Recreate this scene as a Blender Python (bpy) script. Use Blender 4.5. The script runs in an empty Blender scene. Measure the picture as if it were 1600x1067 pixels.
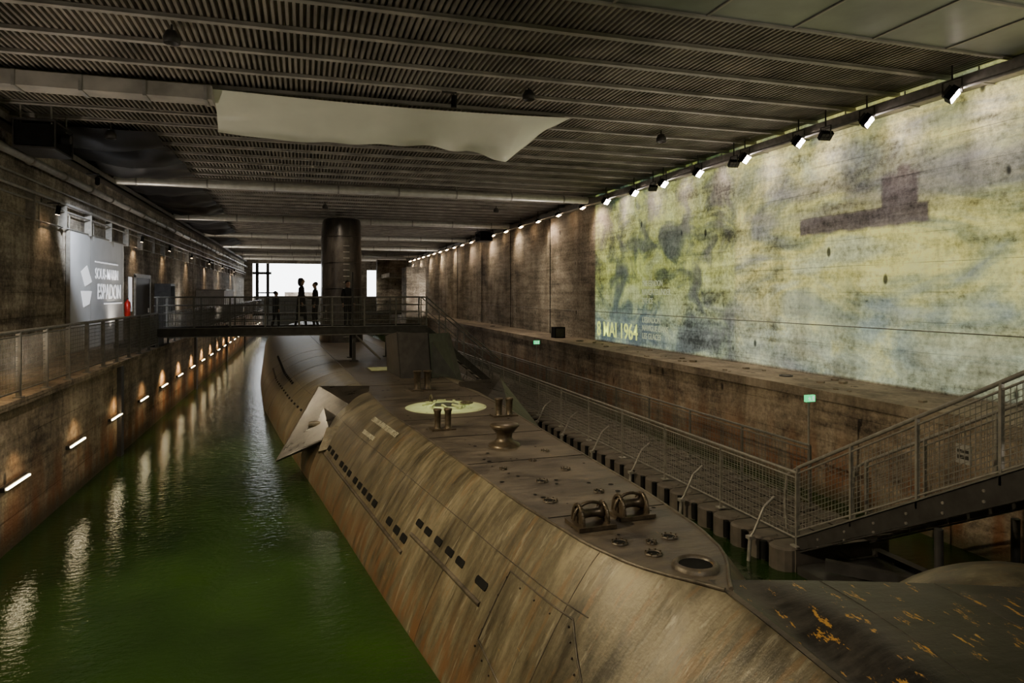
import bpy, bmesh, math, random
from mathutils import Vector, Matrix, noise
random.seed(7)
D=bpy.data
SC=bpy.context.scene
COL=SC.collection
R=math.radians
LG=1.95
# ------------------------------------------------------------------ materials
def newmat(name):
    m=D.materials.new(name); m.use_nodes=True
    nt=m.node_tree; b=nt.nodes['Principled BSDF']
    return m,nt,b
def simple(name,col,rough=.6,metal=0.,emit=None,es=0.,var=.25,vs=6.,bump=.0,spec=.5):
    m,nt,b=newmat(name)
    b.inputs['Roughness'].default_value=rough; b.inputs['Metallic'].default_value=metal
    b.inputs['Specular IOR Level'].default_value=spec
    geo=nt.nodes.new('ShaderNodeNewGeometry')
    n=nt.nodes.new('ShaderNodeTexNoise'); n.inputs['Scale'].default_value=vs; n.inputs['Detail'].default_value=5
    nt.links.new(geo.outputs['Position'],n.inputs['Vector'])
    r=nt.nodes.new('ShaderNodeValToRGB'); nt.links.new(n.outputs[0],r.inputs[0])
    r.color_ramp.elements[0].position=.3; r.color_ramp.elements[1].position=.7
    r.color_ramp.elements[0].color=[c*(1-var) for c in col]+[1]
    r.color_ramp.elements[1].color=[min(1,c*(1+var)) for c in col]+[1]
    nt.links.new(r.outputs[0],b.inputs['Base Color'])
    if bump:
        bp=nt.nodes.new('ShaderNodeBump'); bp.inputs['Strength'].default_value=bump; bp.inputs['Distance'].default_value=.02
        nt.links.new(n.outputs[0],bp.inputs['Height']); nt.links.new(bp.outputs[0],b.inputs['Normal'])
    if emit:
        b.inputs['Emission Color'].default_value=list(emit)+[1]; b.inputs['Emission Strength'].default_value=es
    return m
class NB:
    def __init__(s,nt): s.nt=nt
    def n(s,t): return s.nt.nodes.new(t)
    def l(s,a,b): s.nt.links.new(a,b)
    def setin(s,sock,v):
        if isinstance(v,(int,float,tuple,list)): sock.default_value=v
        else: s.l(v,sock)
    def math(s,op,a,b=None,clamp=False):
        x=s.n('ShaderNodeMath'); x.operation=op; x.use_clamp=clamp
        s.setin(x.inputs[0],a)
        if b is not None: s.setin(x.inputs[1],b)
        return x.outputs[0]
    def noise(s,vec,scale,detail=5,rough=.55,dist=0.):
        x=s.n('ShaderNodeTexNoise'); s.l(vec,x.inputs['Vector']); x.inputs['Scale'].default_value=scale
        x.inputs['Detail'].default_value=detail; x.inputs['Roughness'].default_value=rough; x.inputs['Distortion'].default_value=dist
        return x.outputs[0]
    def mapping(s,vec,sc,loc=(0,0,0)):
        x=s.n('ShaderNodeMapping'); s.l(vec,x.inputs['Vector']); x.inputs['Scale'].default_value=sc; x.inputs['Location'].default_value=loc
        return x.outputs[0]
    def ramp(s,f,stops):
        x=s.n('ShaderNodeValToRGB'); s.l(f,x.inputs[0]); cr=x.color_ramp
        while len(cr.elements)<len(stops): cr.elements.new(.5)
        for e,(p,c) in zip(cr.elements,stops):
            e.position=p; e.color=(list(c)+[1]) if len(c)==3 else c
        return x.outputs[0]
    def mix(s,f,a,b,mode='MIX'):
        x=s.n('ShaderNodeMix'); x.data_type='RGBA'; x.blend_type=mode
        s.setin(x.inputs[0],f); s.setin(x.inputs[6],a if not isinstance(a,tuple) else a+(1,) if len(a)==3 else a)
        s.setin(x.inputs[7],b if not isinstance(b,tuple) else b+(1,) if len(b)==3 else b)
        return x.outputs[2]
    def step(s,v,a,b):
        x=s.n('ShaderNodeMapRange'); x.interpolation_type='SMOOTHSTEP'
        s.l(v,x.inputs['Value']); x.inputs['From Min'].default_value=a; x.inputs['From Max'].default_value=b
        x.inputs['To Min'].default_value=0; x.inputs['To Max'].default_value=1
        return x.outputs[0]
def concrete(name,c0,c1,c2,proj=False,stain=.6,orange=False):
    m,nt,b=newmat(name); q=NB(nt)
    geo=q.n('ShaderNodeNewGeometry'); pos=geo.outputs['Position']
    sep=q.n('ShaderNodeSeparateXYZ'); q.l(pos,sep.inputs[0])
    big=q.noise(pos,.35,7,.62,.8)
    med=q.noise(q.mapping(pos,(.7,.35,1.6)),1.5,8,.68,.3)
    board=q.noise(q.mapping(pos,(.25,.12,6)),1.,5,.7)
    fine=q.noise(pos,9,6,.75)
    drip=q.noise(q.mapping(pos,(1.1,1.1,.14)),1.2,6,.62,.4)
    f=q.math('ADD',q.math('MULTIPLY',big,.4),q.math('ADD',q.math('MULTIPLY',med,.4),q.math('ADD',q.math('MULTIPLY',board,.2),q.math('MULTIPLY',q.math('SUBTRACT',fine,.5),.4))))
    col=q.ramp(f,[(.37,c0),(.48,c1),(.60,c2)])
    dk=q.ramp(drip,[(.38,(1-stain,1-stain*1.05,1-stain*1.1)),(.55,(1,1,1))])
    col=q.mix(.75,col,dk,'MULTIPLY')
    zz=q.math('MODULO',q.math('ADD',q.math('ADD',sep.outputs[2],10.),q.math('MULTIPLY',q.noise(pos,.9,2),.05)),.62)
    line=q.step(zz,0.,.022)
    lw=q.math('MULTIPLY',q.step(q.noise(q.mapping(pos,(.5,.5,.9),(5,5,5)),1.,4),.42,.6),.55)
    lines=q.mix(lw,(1,1,1),line,'MULTIPLY')
    col=q.mix(1.,col,lines,'MULTIPLY')
    v=q.n('ShaderNodeTexVoronoi'); q.l(q.mapping(pos,(.8,.8,.42)),v.inputs['Vector']); v.inputs['Scale'].default_value=1.5
    hole=q.step(v.outputs['Distance'],.05,.10)
    col=q.mix(1.,col,q.mix(.9,(1,1,1),hole,'MULTIPLY'),'MULTIPLY')
    if orange:
        low=q.math('SUBTRACT',1.,q.step(sep.outputs[2],.1,1.8))
        rust=q.math('MULTIPLY',low,q.step(q.noise(q.mapping(pos,(2,2,.6)),1.1,6),.4,.62))
        col=q.mix(rust,col,(.20,.085,.035))
        wet=q.math('SUBTRACT',1.,q.step(sep.outputs[2],.05,.45))
        col=q.mix(q.math('MULTIPLY',wet,.8),col,(.03,.03,.012))
    q.l(col,b.inputs['Base Color']); b.inputs['Roughness'].default_value=.85
    bp=q.n('ShaderNodeBump'); bp.inputs['Strength'].default_value=.7; bp.inputs['Distance'].default_value=.06
    hh=q.math('ADD',q.math('MULTIPLY',f,1.),q.math('ADD',q.math('MULTIPLY',line,.12),q.math('MULTIPLY',hole,.5)))
    q.l(hh,bp.inputs['Height']); q.l(bp.outputs[0],b.inputs['Normal'])
    if proj:
        Y=sep.outputs[1]; Z=sep.outputs[2]
        reg=q.math('MULTIPLY',q.math('SUBTRACT',1.,q.step(Y,27.3,27.5)),q.step(Z,2.2,2.3))
        near=q.math('SUBTRACT',1.,q.step(Y,17.2,17.45))
        cl=q.noise(q.mapping(pos,(.3,.30,.8),(3,1,0)),1.,5,.58,.9)
        cl2=q.noise(q.mapping(pos,(.5,.7,.9),(9,4,2)),1.,5,.6,.6)
        ca=q.ramp(cl2,[(.38,(.03,.07,.06)),(.47,(.12,.18,.07)),(.55,(.42,.48,.10)),(.66,(.46,.54,.22))])
        cb=q.ramp(cl,[(.36,(.17,.23,.21)),(.46,(.36,.40,.17)),(.56,(.70,.66,.18)),(.68,(.62,.66,.36))])
        pc=q.mix(near,ca,cb)
        lowb=q.math('MULTIPLY',q.math('SUBTRACT',1.,q.step(Z,2.8,5.0)),.72)
        pc=q.mix(lowb,pc,q.ramp(cl2,[(.4,(.09,.16,.19)),(.55,(.28,.40,.36)),(.65,(.50,.54,.28))]))
        wob=q.math('MULTIPLY',q.math('SUBTRACT',q.noise(pos,2.3,3),.5),.2)
        Yw=q.math('ADD',Y,wob); Zw=q.math('ADD',Z,q.math('MULTIPLY',wob,.8))
        def boxm(y0,y1,z0,z1,e=.06):
            a=q.math('MULTIPLY',q.step(Yw,y0-e,y0+e),q.math('SUBTRACT',1.,q.step(Yw,y1-e,y1+e)))
            c=q.math('MULTIPLY',q.step(Zw,z0-e,z0+e),q.math('SUBTRACT',1.,q.step(Zw,z1-e,z1+e)))
            return q.math('MULTIPLY',a,c)
        cloud=q.math('MULTIPLY',boxm(4,16.8,6.05,7.05,.4),q.step(q.noise(q.mapping(pos,(1,.35,1.)),1.3,3),.32,.52))
        pc=q.mix(q.math('MULTIPLY',cloud,.72),pc,(.13,.135,.165))
        ship=q.math('MAXIMUM',boxm(10.8,14.6,5.68,6.12),q.math('MAXIMUM',boxm(11.05,12.0,6.0,6.8),boxm(11.25,11.6,6.7,6.95)))
        pc=q.mix(q.math('MULTIPLY',ship,.93),pc,(.035,.028,.055))
        ctex=q.ramp(f,[(.38,(.20,.19,.17)),(.46,(.66,.65,.62)),(.57,(1.,1.,1.))])
        pc=q.mix(1.,pc,ctex,'MULTIPLY'); pc=q.mix(.6,pc,dk,'MULTIPLY')
        pc=q.mix(1.,pc,q.mix(.85,(1,1,1),hole,'MULTIPLY'),'MULTIPLY')
        pc=q.mix(1.,pc,lines,'MULTIPLY')
        q.l(pc,b.inputs['Emission Color'])
        q.l(q.math('MULTIPLY',reg,PROJ),b.inputs['Emission Strength'])
    return m
PROJ=1.05
M={}
M['wall']=concrete('concrete_wall',(.050,.043,.034),(.22,.19,.15),(.50,.45,.37))
M['wallp']=concrete('concrete_wall_projection',(.06,.052,.04),(.26,.225,.175),(.52,.46,.37),proj=True,stain=.4)
M['quay']=concrete('concrete_quay',(.045,.035,.026),(.21,.165,.12),(.42,.34,.25),orange=True)
M['ledge']=concrete('concrete_ledge',(.08,.065,.05),(.21,.17,.125),(.34,.28,.21))
M['ceil']=simple('corrugated_steel',(.25,.225,.195),.6,.1,var=.45,vs=1.2)
M['beam']=simple('beam_paint',(.36,.34,.31),.6,.0,var=.3,vs=2)
M['panel']=simple('ceiling_panel',(.19,.215,.20),.35,.25,var=.2,vs=1.5)
M['steel']=simple('galvanised_steel',(.24,.225,.20),.5,.4,var=.25,vs=9)
M['rail']=simple('railing_paint',(.14,.135,.12),.5,.3,var=.25,vs=9)
M['dsteel']=simple('dark_steel',(.045,.042,.04),.5,.4,var=.3,vs=5)
M['black']=simple('black_paint',(.008,.008,.008),.7,.0,var=.3,spec=.08)
M['pipe']=simple('pipe_grey',(.32,.31,.29),.45,.3,var=.2)
M['duct']=simple('silver_duct',(.66,.65,.61),.35,.3,var=.12)
M['white']=simple('panel_white',(.66,.67,.70),.5,.0,var=.12,vs=.9)
M['text_white']=simple('lettering_white',(.9,.9,.9),.5,emit=(.9,.9,.95),es=.7,var=.02)
M['text_dim']=simple('lettering_pale',(.50,.55,.38),.5,emit=(.75,.8,.5),es=.38,var=.05)
M['text_hull']=simple('projected_lettering_hull',(.36,.34,.26),.5,var=.2)
M['text_yel']=simple('lettering_yellow',(.7,.75,.16),.5,emit=(.8,.9,.18),es=1.,var=.05)
M['tarp']=simple('tarpaulin',(.72,.73,.62),.28,.0,var=.08,vs=1)
M['cloth']=simple('dark_cloth',(.014,.014,.016),.45,.0,var=.3,vs=2,spec=.3)
M['lamp']=simple('lamp_glow',(1,1,1),.5,emit=(1,.84,.74),es=60,var=0)
M['lampw']=simple('lamp_glow_warm',(1,1,1),.5,emit=(1,.66,.36),es=40,var=0)
M['led']=simple('led_glow',(1,1,1),.5,emit=(1,.84,.50),es=30,var=0)
M['red']=simple('red_enamel',(.5,.02,.015),.3)
M['green']=simple('exit_green',(.02,.5,.15),.5,emit=(.05,.9,.3),es=1.2,var=0)
M['pont']=simple('pontoon_plastic',(.075,.062,.05),.75,var=.3,vs=4)
M['brass']=simple('bronze_fitting',(.085,.065,.045),.38,.6,var=.4,vs=14)
M['skin']=simple('skin',(.35,.2,.14),.6)
M['hair']=simple('hair',(.02,.013,.01),.6)
M['coat']=simple('coat_cloth',(.02,.02,.024),.9)
M['trous']=simple('trouser_cloth',(.018,.018,.022),.9)
M['shoe']=simple('shoe_leather',(.012,.01,.01),.5)
M['hatchlit']=simple('projected_light_paint',(.42,.46,.26),.5,var=.15)  # pale yellow-green of projected light, put into the colour
def hullmat(name,c0,c1,c2,rustz=True,metal=.25,rough=.42,scr=(.28,.17,.05),scf=.5,scp=.66):
    m,nt,b=newmat(name); q=NB(nt)
    geo=q.n('ShaderNodeNewGeometry'); pos=geo.outputs['Position']
    st=q.noise(q.mapping(pos,(1.3,1.3,.45)),1.2,7,.62,.5)
    st2=q.noise(q.mapping(pos,(1.2,6,.9)),1.6,6,.65)
    fine=q.noise(pos,22,5,.7)
    f=q.math('ADD',q.math('MULTIPLY',st,.45),q.math('ADD',q.math('MULTIPLY',st2,.4),q.math('MULTIPLY',fine,.15)))
    col=q.ramp(f,[(.39,c0),(.5,c1),(.60,c2)])
    sep=q.n('ShaderNodeSeparateXYZ'); q.l(pos,sep.inputs[0])
    if rustz:
        low=q.math('SUBTRACT',1.,q.step(sep.outputs[2],.0,.9))
        rr=q.math('MULTIPLY',low,q.step(q.noise(q.mapping(pos,(3,5,1.5)),1.,6),.40,.6))
        col=q.mix(q.math('MULTIPLY',rr,.85),col,(.14,.065,.026))
        rs=q.math('MULTIPLY',q.step(q.noise(q.mapping(pos,(2,9,1.2)),.8,5,.7),.56,.64),.5)
        col=q.mix(rs,col,(.15,.088,.038))
        w1=q.math('MULTIPLY',q.step(q.noise(q.mapping(pos,(3,11,.8),(4,4,4)),1.,5,.7),.58,.66),.4)
        col=q.mix(w1,col,(.30,.27,.20))
    sc=q.step(q.noise(q.mapping(pos,(5,2,5)),1.6,6,.75),scp,scp+.03)
    col=q.mix(q.math('MULTIPLY',sc,scf),col,scr)
    q.l(col,b.inputs['Base Color'])
    rg=q.n('ShaderNodeMapRange'); q.l(f,rg.inputs['Value']); rg.inputs['From Min'].default_value=.3; rg.inputs['From Max'].default_value=.7
    rg.inputs['To Min'].default_value=rough-.1; rg.inputs['To Max'].default_value=rough+.15
    q.l(rg.outputs[0],b.inputs['Roughness']); b.inputs['Metallic'].default_value=metal
    bp=q.n('ShaderNodeBump'); bp.inputs['Strength'].default_value=.4; bp.inputs['Distance'].default_value=.07
    q.l(q.math('ADD',q.noise(q.mapping(pos,(.9,1.3,.8)),1.,2),q.math('MULTIPLY',f,.6)),bp.inputs['Height']); q.l(bp.outputs[0],b.inputs['Normal'])
    return m
M['hull']=hullmat('hull_paint',(.036,.030,.019),(.100,.084,.052),(.185,.158,.102))
M['deck']=hullmat('deck_paint',(.028,.023,.018),(.072,.058,.044),(.13,.107,.08),rustz=False)
M['bow']=hullmat('bow_fairing_paint',(.014,.013,.011),(.032,.029,.025),(.062,.055,.046),rustz=False,rough=.38,scr=(.55,.30,.06),scf=.9,scp=.60)
M['sail']=hullmat('sail_paint',(.016,.014,.012),(.036,.031,.026),(.065,.056,.046),rustz=False,rough=.3)
def watermat():
    m,nt,b=newmat('dock_water'); q=NB(nt)
    geo=q.n('ShaderNodeNewGeometry'); pos=geo.outputs['Position']
    f=q.noise(pos,.35,3)
    q.l(q.ramp(f,[(.35,(.011,.024,.006)),(.65,(.020,.046,.008))]),b.inputs['Base Color'])
    b.inputs['Roughness'].default_value=.03; b.inputs['IOR'].default_value=1.36
    bp=q.n('ShaderNodeBump'); bp.inputs['Strength'].default_value=.3; bp.inputs['Distance'].default_value=.035
    h=q.math('ADD',q.noise(q.mapping(pos,(3.2,5.5,1)),1.8,4,.55),q.math('MULTIPLY',q.noise(pos,.9,2),.7))
    q.l(h,bp.inputs['Height']); q.l(bp.outputs[0],b.inputs['Normal'])
    return m
M['water']=watermat()
# ------------------------------------------------------------------ mesh builder
class MB:
    def __init__(s): s.v=[];s.f=[];s.m=[];s.sm=[];s.mats=[]
    def mi(s,mat):
        if mat not in s.mats: s.mats.append(mat)
        return s.mats.index(mat)
    def add(s,vs,fs,mat,smooth=False):
        o=len(s.v); s.v+= [tuple(v) for v in vs]; k=s.mi(mat)
        for f in fs: s.f.append([o+i for i in f]); s.m.append(k); s.sm.append(smooth)
    def box(s,lo,hi,mat):
        x0,y0,z0=lo;x1,y1,z1=hi
        s.add([(x0,y0,z0),(x1,y0,z0),(x1,y1,z0),(x0,y1,z0),(x0,y0,z1),(x1,y0,z1),(x1,y1,z1),(x0,y1,z1)],
              [(0,3,2,1),(4,5,6,7),(0,1,5,4),(1,2,6,5),(2,3,7,6),(3,0,4,7)],mat)
    def cbox(s,c,sz,mat,rot=None):
        hx,hy,hz=[a/2 for a in sz]; vs=[Vector((x,y,z)) for z in(-hz,hz) for x,y in((-hx,-hy),(hx,-hy),(hx,hy),(-hx,hy))]
        if rot is not None: vs=[rot@v for v in vs]
        c=Vector(c); s.add([v+c for v in vs],[(0,3,2,1),(4,5,6,7),(0,1,5,4),(1,2,6,5),(2,3,7,6),(3,0,4,7)],mat)
    def tube(s,p0,p1,r,mat,seg=8,r1=None,caps=True,smooth=True):
        p0=Vector(p0);p1=Vector(p1); d=p1-p0
        if d.length<1e-6: return
        d.normalize(); a=Vector((0,0,1)) if abs(d.z)<.9 else Vector((1,0,0)); u=d.cross(a).normalized(); w=d.cross(u)
        r1=r if r1 is None else r1; vs=[]
        for p,rr in((p0,r),(p1,r1)):
            for i in range(seg):
                t=2*math.pi*i/seg; vs.append(p+u*math.cos(t)*rr+w*math.sin(t)*rr)
        fs=[(i,(i+1)%seg,seg+(i+1)%seg,seg+i) for i in range(seg)]
        s.add(vs,fs,mat,smooth)
        if caps:
            s.add(vs,[tuple(range(seg))[::-1],tuple(range(seg,2*seg))],mat)
    def path(s,pts,r,mat,seg=6):
        for a,b in zip(pts,pts[1:]): s.tube(a,b,r,mat,seg)
    def bar(s,p0,p1,w,h,mat):
        p0=Vector(p0);p1=Vector(p1); d=(p1-p0).normalized(); up=Vector((0,0,1))
        if abs(d.z)>.95: up=Vector((0,1,0))
        u=d.cross(up).normalized()*w/2; w2=u.normalized().cross(d)*h/2; vs=[]
        for p in(p0,p1): vs+=[p-u-w2,p+u-w2,p+u+w2,p-u+w2]
        s.add(vs,[(0,3,2,1),(4,5,6,7),(0,1,5,4),(1,2,6,5),(2,3,7,6),(3,0,4,7)],mat)
    def lathe(s,prof,c,mat,seg=24,axis='Z',smooth=True):
        vs=[];c=Vector(c)
        for r,z in prof:
            for i in range(seg):
                t=2*math.pi*i/seg; x,y=r*math.cos(t),r*math.sin(t)
                v={'Z':(x,y,z),'X':(z,x,y),'Y':(y,z,x)}[axis]; vs.append(c+Vector(v))
        fs=[(k*seg+i,k*seg+(i+1)%seg,(k+1)*seg+(i+1)%seg,(k+1)*seg+i) for k in range(len(prof)-1) for i in range(seg)]
        s.add(vs,fs,mat,smooth)
    def torus(s,c,R_,r,mat,axis='Z',seg=24,ss=8,a0=0,a1=2*math.pi,sy=1.):
        pts=[]
        for i in range(seg+1):
            t=a0+(a1-a0)*i/seg; x,y=R_*math.cos(t),R_*math.sin(t)*sy
            pts.append(Vector(c)+Vector({'Z':(x,y,0),'X':(0,x,y),'Y':(x,0,y)}[axis]))
        s.path(pts,r,mat,ss)
    def poly(s,pts,th,mat):
        pts=[Vector(p) for p in pts]; n=(pts[1]-pts[0]).cross(pts[2]-pts[0]).normalized()*th/2; k=len(pts)
        vs=[p-n for p in pts]+[p+n for p in pts]
        s.add(vs,[tuple(range(k))[::-1],tuple(range(k,2*k))]+[(i,(i+1)%k,k+(i+1)%k,k+i) for i in range(k)],mat)
    def grid(s,fn,nu,nv,mat,smooth=True):
        vs=[fn(i/nu,j/nv) for j in range(nv+1) for i in range(nu+1)]
        fs=[(j*(nu+1)+i,j*(nu+1)+i+1,(j+1)*(nu+1)+i+1,(j+1)*(nu+1)+i) for j in range(nv) for i in range(nu)]
        s.add(vs,fs,mat,smooth)
    def build(s,name,parent=None,bevel=0):
        me=D.meshes.new(name); me.from_pydata(s.v,[],s.f)
        for m in s.mats: me.materials.append(M[m])
        me.polygons.foreach_set('material_index',s.m); me.polygons.foreach_set('use_smooth',s.sm); me.update()
        o=D.objects.new(name,me); COL.objects.link(o)
        if parent: o.parent=parent
        if bevel:
            b=o.modifiers.new('b','BEVEL'); b.width=bevel; b.segments=2
        return o
def empty(name,loc=(0,0,0),rz=0):
    e=D.objects.new(name,None); e.location=loc; e.rotation_euler=(0,0,rz); COL.objects.link(e); return e
def light(kind,name,loc,power,col,parent=None,size=.2,target=None,angle=60,blend=.6):
    l=D.lights.new(name,kind); l.energy=power*LG; l.color=col
    if kind=='AREA': l.shape='DISK'; l.size=size
    else: l.shadow_soft_size=size
    if kind=='SPOT': l.spot_size=R(angle); l.spot_blend=blend
    o=D.objects.new(name,l); o.location=loc; COL.objects.link(o)
    if target is not None:
        o.rotation_euler=(Vector(target)-Vector(loc)).to_track_quat('-Z','Y').to_euler()
    if parent: o.parent=parent
    return o
def text(name,body,size,mat,mw,parent=None,sx=1.,align='LEFT'):
    c=D.curves.new(name,'FONT'); c.body=body; c.size=size; c.extrude=.004; c.align_x=align
    c.offset=.006*size
    o=D.objects.new(name,c); c.materials.append(M[mat]); COL.objects.link(o)
    if parent: o.parent=parent
    o.matrix_local=mw@Matrix.Diagonal((sx,1,1,1))
    return o
def mw_right(x,y,z): return Matrix(((0,0,-1,x),(-1,0,0,y),(0,1,0,z),(0,0,0,1)))
def mw_left(x,y,z): return Matrix(((0,0,1,x),(1,0,0,y),(0,1,0,z),(0,0,0,1)))
CZ=8.5
XL,XR=-6.6,12.2
YB,YF=-6.,86.
ZL,ZR=2.45,2.2
# ------------------------------------------------------------------ room shell
b=MB(); b.box((XL-.5,YB,-4),(XL,YF,CZ+.3),'wall'); b.build('wall_left')
b=MB(); b.box((XR,YB,-4),(XR+.5,YF,CZ+.3),'wallp'); b.build('wall_right')
b=MB(); b.box((XL-.5,YB-.5,-4),(XR+.5,YB,CZ+.3),'wall'); b.build('wall_back')
b=MB()
b.box((XL-.5,YF,-4),(-5.7,YF+1,CZ+.3),'wall'); b.box((-5.7,YF,7.9),(2.2,YF+1,CZ+.3),'wall')
b.box((2.2,YF,-4),(7.6,YF+1,CZ+.3),'wall'); b.box((9.0,YF,-4),(XR+.5,YF+1,CZ+.3),'wall'); b.box((7.6,YF,7.2),(9.0,YF+1,CZ+.3),'wall'); b.box((7.6,YF,-4),(9.0,YF+1,3.9),'wall')
b.build('wall_end')
b=MB(); b.box((XL,YB,-4.4),(XR,140,-4),'quay'); b.build('floor')
b=MB(); b.add([(-4.6,YB,0),(10.4,YB,0),(10.4,YF+50,0),(-4.6,YF+50,0)],[(0,1,2,3)],'water'); b.build('dock_water')
b=MB(); b.box((XL,YB,-4),(-4.6,YF,ZL-.12),'quay'); b.box((XL,YB,ZL-.12),(-4.52,YF,ZL),'quay')
for y in (19.9,33,46,60): b.box((-4.62,y,-1),(-4.5,y+.28,ZL-.12),'dsteel')
b.build('quay_left')
b=MB(); b.box((10.4,YB,-4),(XR,YF,ZR-.2),'quay'); b.box((10.33,YB,ZR-.2),(XR,YF,ZR),'ledge'); b.build('quay_right')
b=MB(); b.box((XL-.5,YB,CZ+.12),(XR+.5,YF+1,CZ+.5),'wall')
p=.105; n=int((XR-XL)/p); prof=[]
for i in range(n+1):
    x=XL+i*p; prof+=[(x,CZ+.10),(x+p*.30,CZ+.10),(x+p*.45,CZ),(x+p*.85,CZ)]
prof=[(min(x,XR),z) for x,z in prof]
vs=[];fs=[]
for x,z in prof: vs+=[(x,9.1,z),(x,YF,z)]
for i in range(len(prof)-1): fs.append((2*i,2*i+1,2*i+3,2*i+2))
b.add(vs,fs,'ceil')
b.build('ceiling')
b=MB(); y=9.1
while y<YF-1:
    b.box((XL,y-.03,CZ-.06),(XR,y+.03,CZ+.0),'beam'); b.box((XL,y-.06,CZ-.075),(XR,y+.06,CZ-.06),'beam'); y+=1.22
b.build('ceiling_beams')
b=MB(); b.box((XL,YB,CZ-.12),(XR,9.0,CZ+.1),'panel')
for x in [XL+1.55*i for i in range(1,13)]: b.box((x-.02,YB,CZ-.14),(x+.02,9.0,CZ-.12),'beam')
for y in (8.95,7.3,5.6,3.9,2.2,.5,-1.2,-3): b.box((XL,y-.03,CZ-.15),(XR,y+.03,CZ-.12),'beam')
b.build('ceiling_panels')
b=MB()
for y,r in ((26.9,.15),(38.5,.17),(49.5,.17),(60.5,.17),(71,.17),(80,.2)):
    b.tube((XL+.3,y,CZ-.3),(XR-.6,y,CZ-.3),r,'duct',14)
    for k in range(8):
        x=XL+1+k*2.3; b.tube((x,y,CZ-.3),(x,y,CZ+.02),.02,'pipe',6); b.tube((x-.03,y,CZ-.3),(x+.03,y,CZ-.3),r+.02,'pipe',14)
b.build('ventilation_ducts')
b=MB(); b.box((XL+.3,14.9,CZ-.38),(-1.75,15.4,CZ-.1),'beam')
for k in range(5): b.box((XL+.3+k*1.1,14.88,CZ-.40),(XL+.36+k*1.1,15.42,CZ-.1),'pipe')
b.build('ceiling_duct_box')
b=MB(); b.box((XR-.45,YB,CZ-.42),(XR-.4,YF,CZ-.22),'steel'); b.box((XR-.45,YB,CZ-.42),(XR-.05,YF,CZ-.40),'steel'); b.box((XR-.08,YB,CZ-.42),(XR-.05,YF,CZ-.22),'steel')
for x in (XR-.36,XR-.3,XR-.24,XR-.17): b.tube((x,YB,CZ-.37),(x,YF,CZ-.37),.025,'black',6)
y=YB+1
while y<YF: b.box((XR-.45,y,CZ-.44),(XR-.02,y+.05,CZ-.40),'pipe'); b.tube((XR-.42,y,CZ-.4),(XR-.42,y,CZ-.14),.015,'pipe',5); y+=1.6
b.build('cable_tray')
b=MB(); b.tube((XR-.62,YB,CZ-.5),(XR-.62,YF,CZ-.5),.035,'pipe',8); 
b.tube((XR-.12,8,3.45),(XR-.12,YF,3.5),.012,'steel',5)
y=8
while y<YF: b.tube((XR,y,3.45),(XR-.14,y,3.45),.012,'steel',5); y+=3
for y in (33,40,47,55): b.tube((XR-.04,y,ZR),(XR-.04,y,CZ-.4),.02,'black',6)
b.build('wall_conduit')
b=MB()
for (x0,x1,y0,y1,s) in ((XL+.1,-3.6,19.4,26.4,2),(XL+.1,-3.7,27.4,38,3),(XL+.1,-4.2,39,49,4),(XL+.1,-4.7,50,60,5)):
    def fn(u,v,x0=x0,x1=x1,y0=y0,y1=y1,s=s):
        x=x0+(x1-x0)*u; y=y0+(y1-y0)*v
        sag=.55*abs(math.sin(v*math.pi*3))*(.35+.65*math.sin(u*math.pi))+.18*noise.noise(Vector((x*1.3,y*1.3,s)))
        return (x,y,CZ-.12-abs(sag)*.6)
    b.grid(fn,30,60,'cloth')
b.build('hanging_cloth')
b=MB()
def fn(u,v):
    x=-1.75+u*7.8
    drop=.66+.05*math.sin(u*9)
    if u>.72: drop+=.22*math.sin(min(1,(u-.72)/.22)*math.pi/2)
    if u>.86: drop*=max(.05,(1-(u-.86)/.14))**.8
    fold=.09*math.sin(u*26+v*3)*v*(.3+1.8*u*u*u)+.05*noise.noise(Vector((u*9,v*3,0)))*v*3+.10*max(0,u-.55)*math.sin(u*60-v*9)*v
    return (x-.35*v*(u>.5)*(u-.5)*2, 15.0+.95*math.sin(v*1.5)+fold-.2*math.sin(math.pi*u), CZ-.14-drop*v**1.2-.12*math.sin(math.pi*u)-.03*math.sin(u*40)*v*u)
b.grid(fn,180,20,'tarp')
t=b.build('hanging_tarpaulin'); 
# ------------------------------------------------------------------ left wall installations
b=MB()
for x,z,r in ((-6.3,7.45,.10),(-6.42,6.75,.04),(-6.45,6.55,.025),(-6.5,6.1,.02),(-6.45,7.05,.025)):
    b.tube((x,YB,z),(x,YF,z),r,'pipe',10)
y=0
while y<YF:
    b.tube((XL,y,7.45),(-6.3,y,7.45),.03,'steel',6); b.tube((-6.3,y-.05,7.45),(-6.3,y+.05,7.45),.13,'steel',12)
    b.box((XL,y+.6,6.05),(-6.4,y+.66,6.8),'steel'); b.tube((-6.5,y+1.2,6.55),(-6.5,y+1.2,5.9),.012,'steel',5); y+=2.4
b.box((XL,YB,CZ-.5),(XL+.35,YF,CZ-.46),'steel'); b.box((XL+.31,YB,CZ-.5),(XL+.35,YF,CZ-.3),'steel')
b.build('wall_pipes')
b=MB()
for x in (XL+.1,XL+.2): b.tube((x,YB,CZ-.42),(x,YF,CZ-.42),.03,'black',6)
b.build('ceiling_cables')
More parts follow.
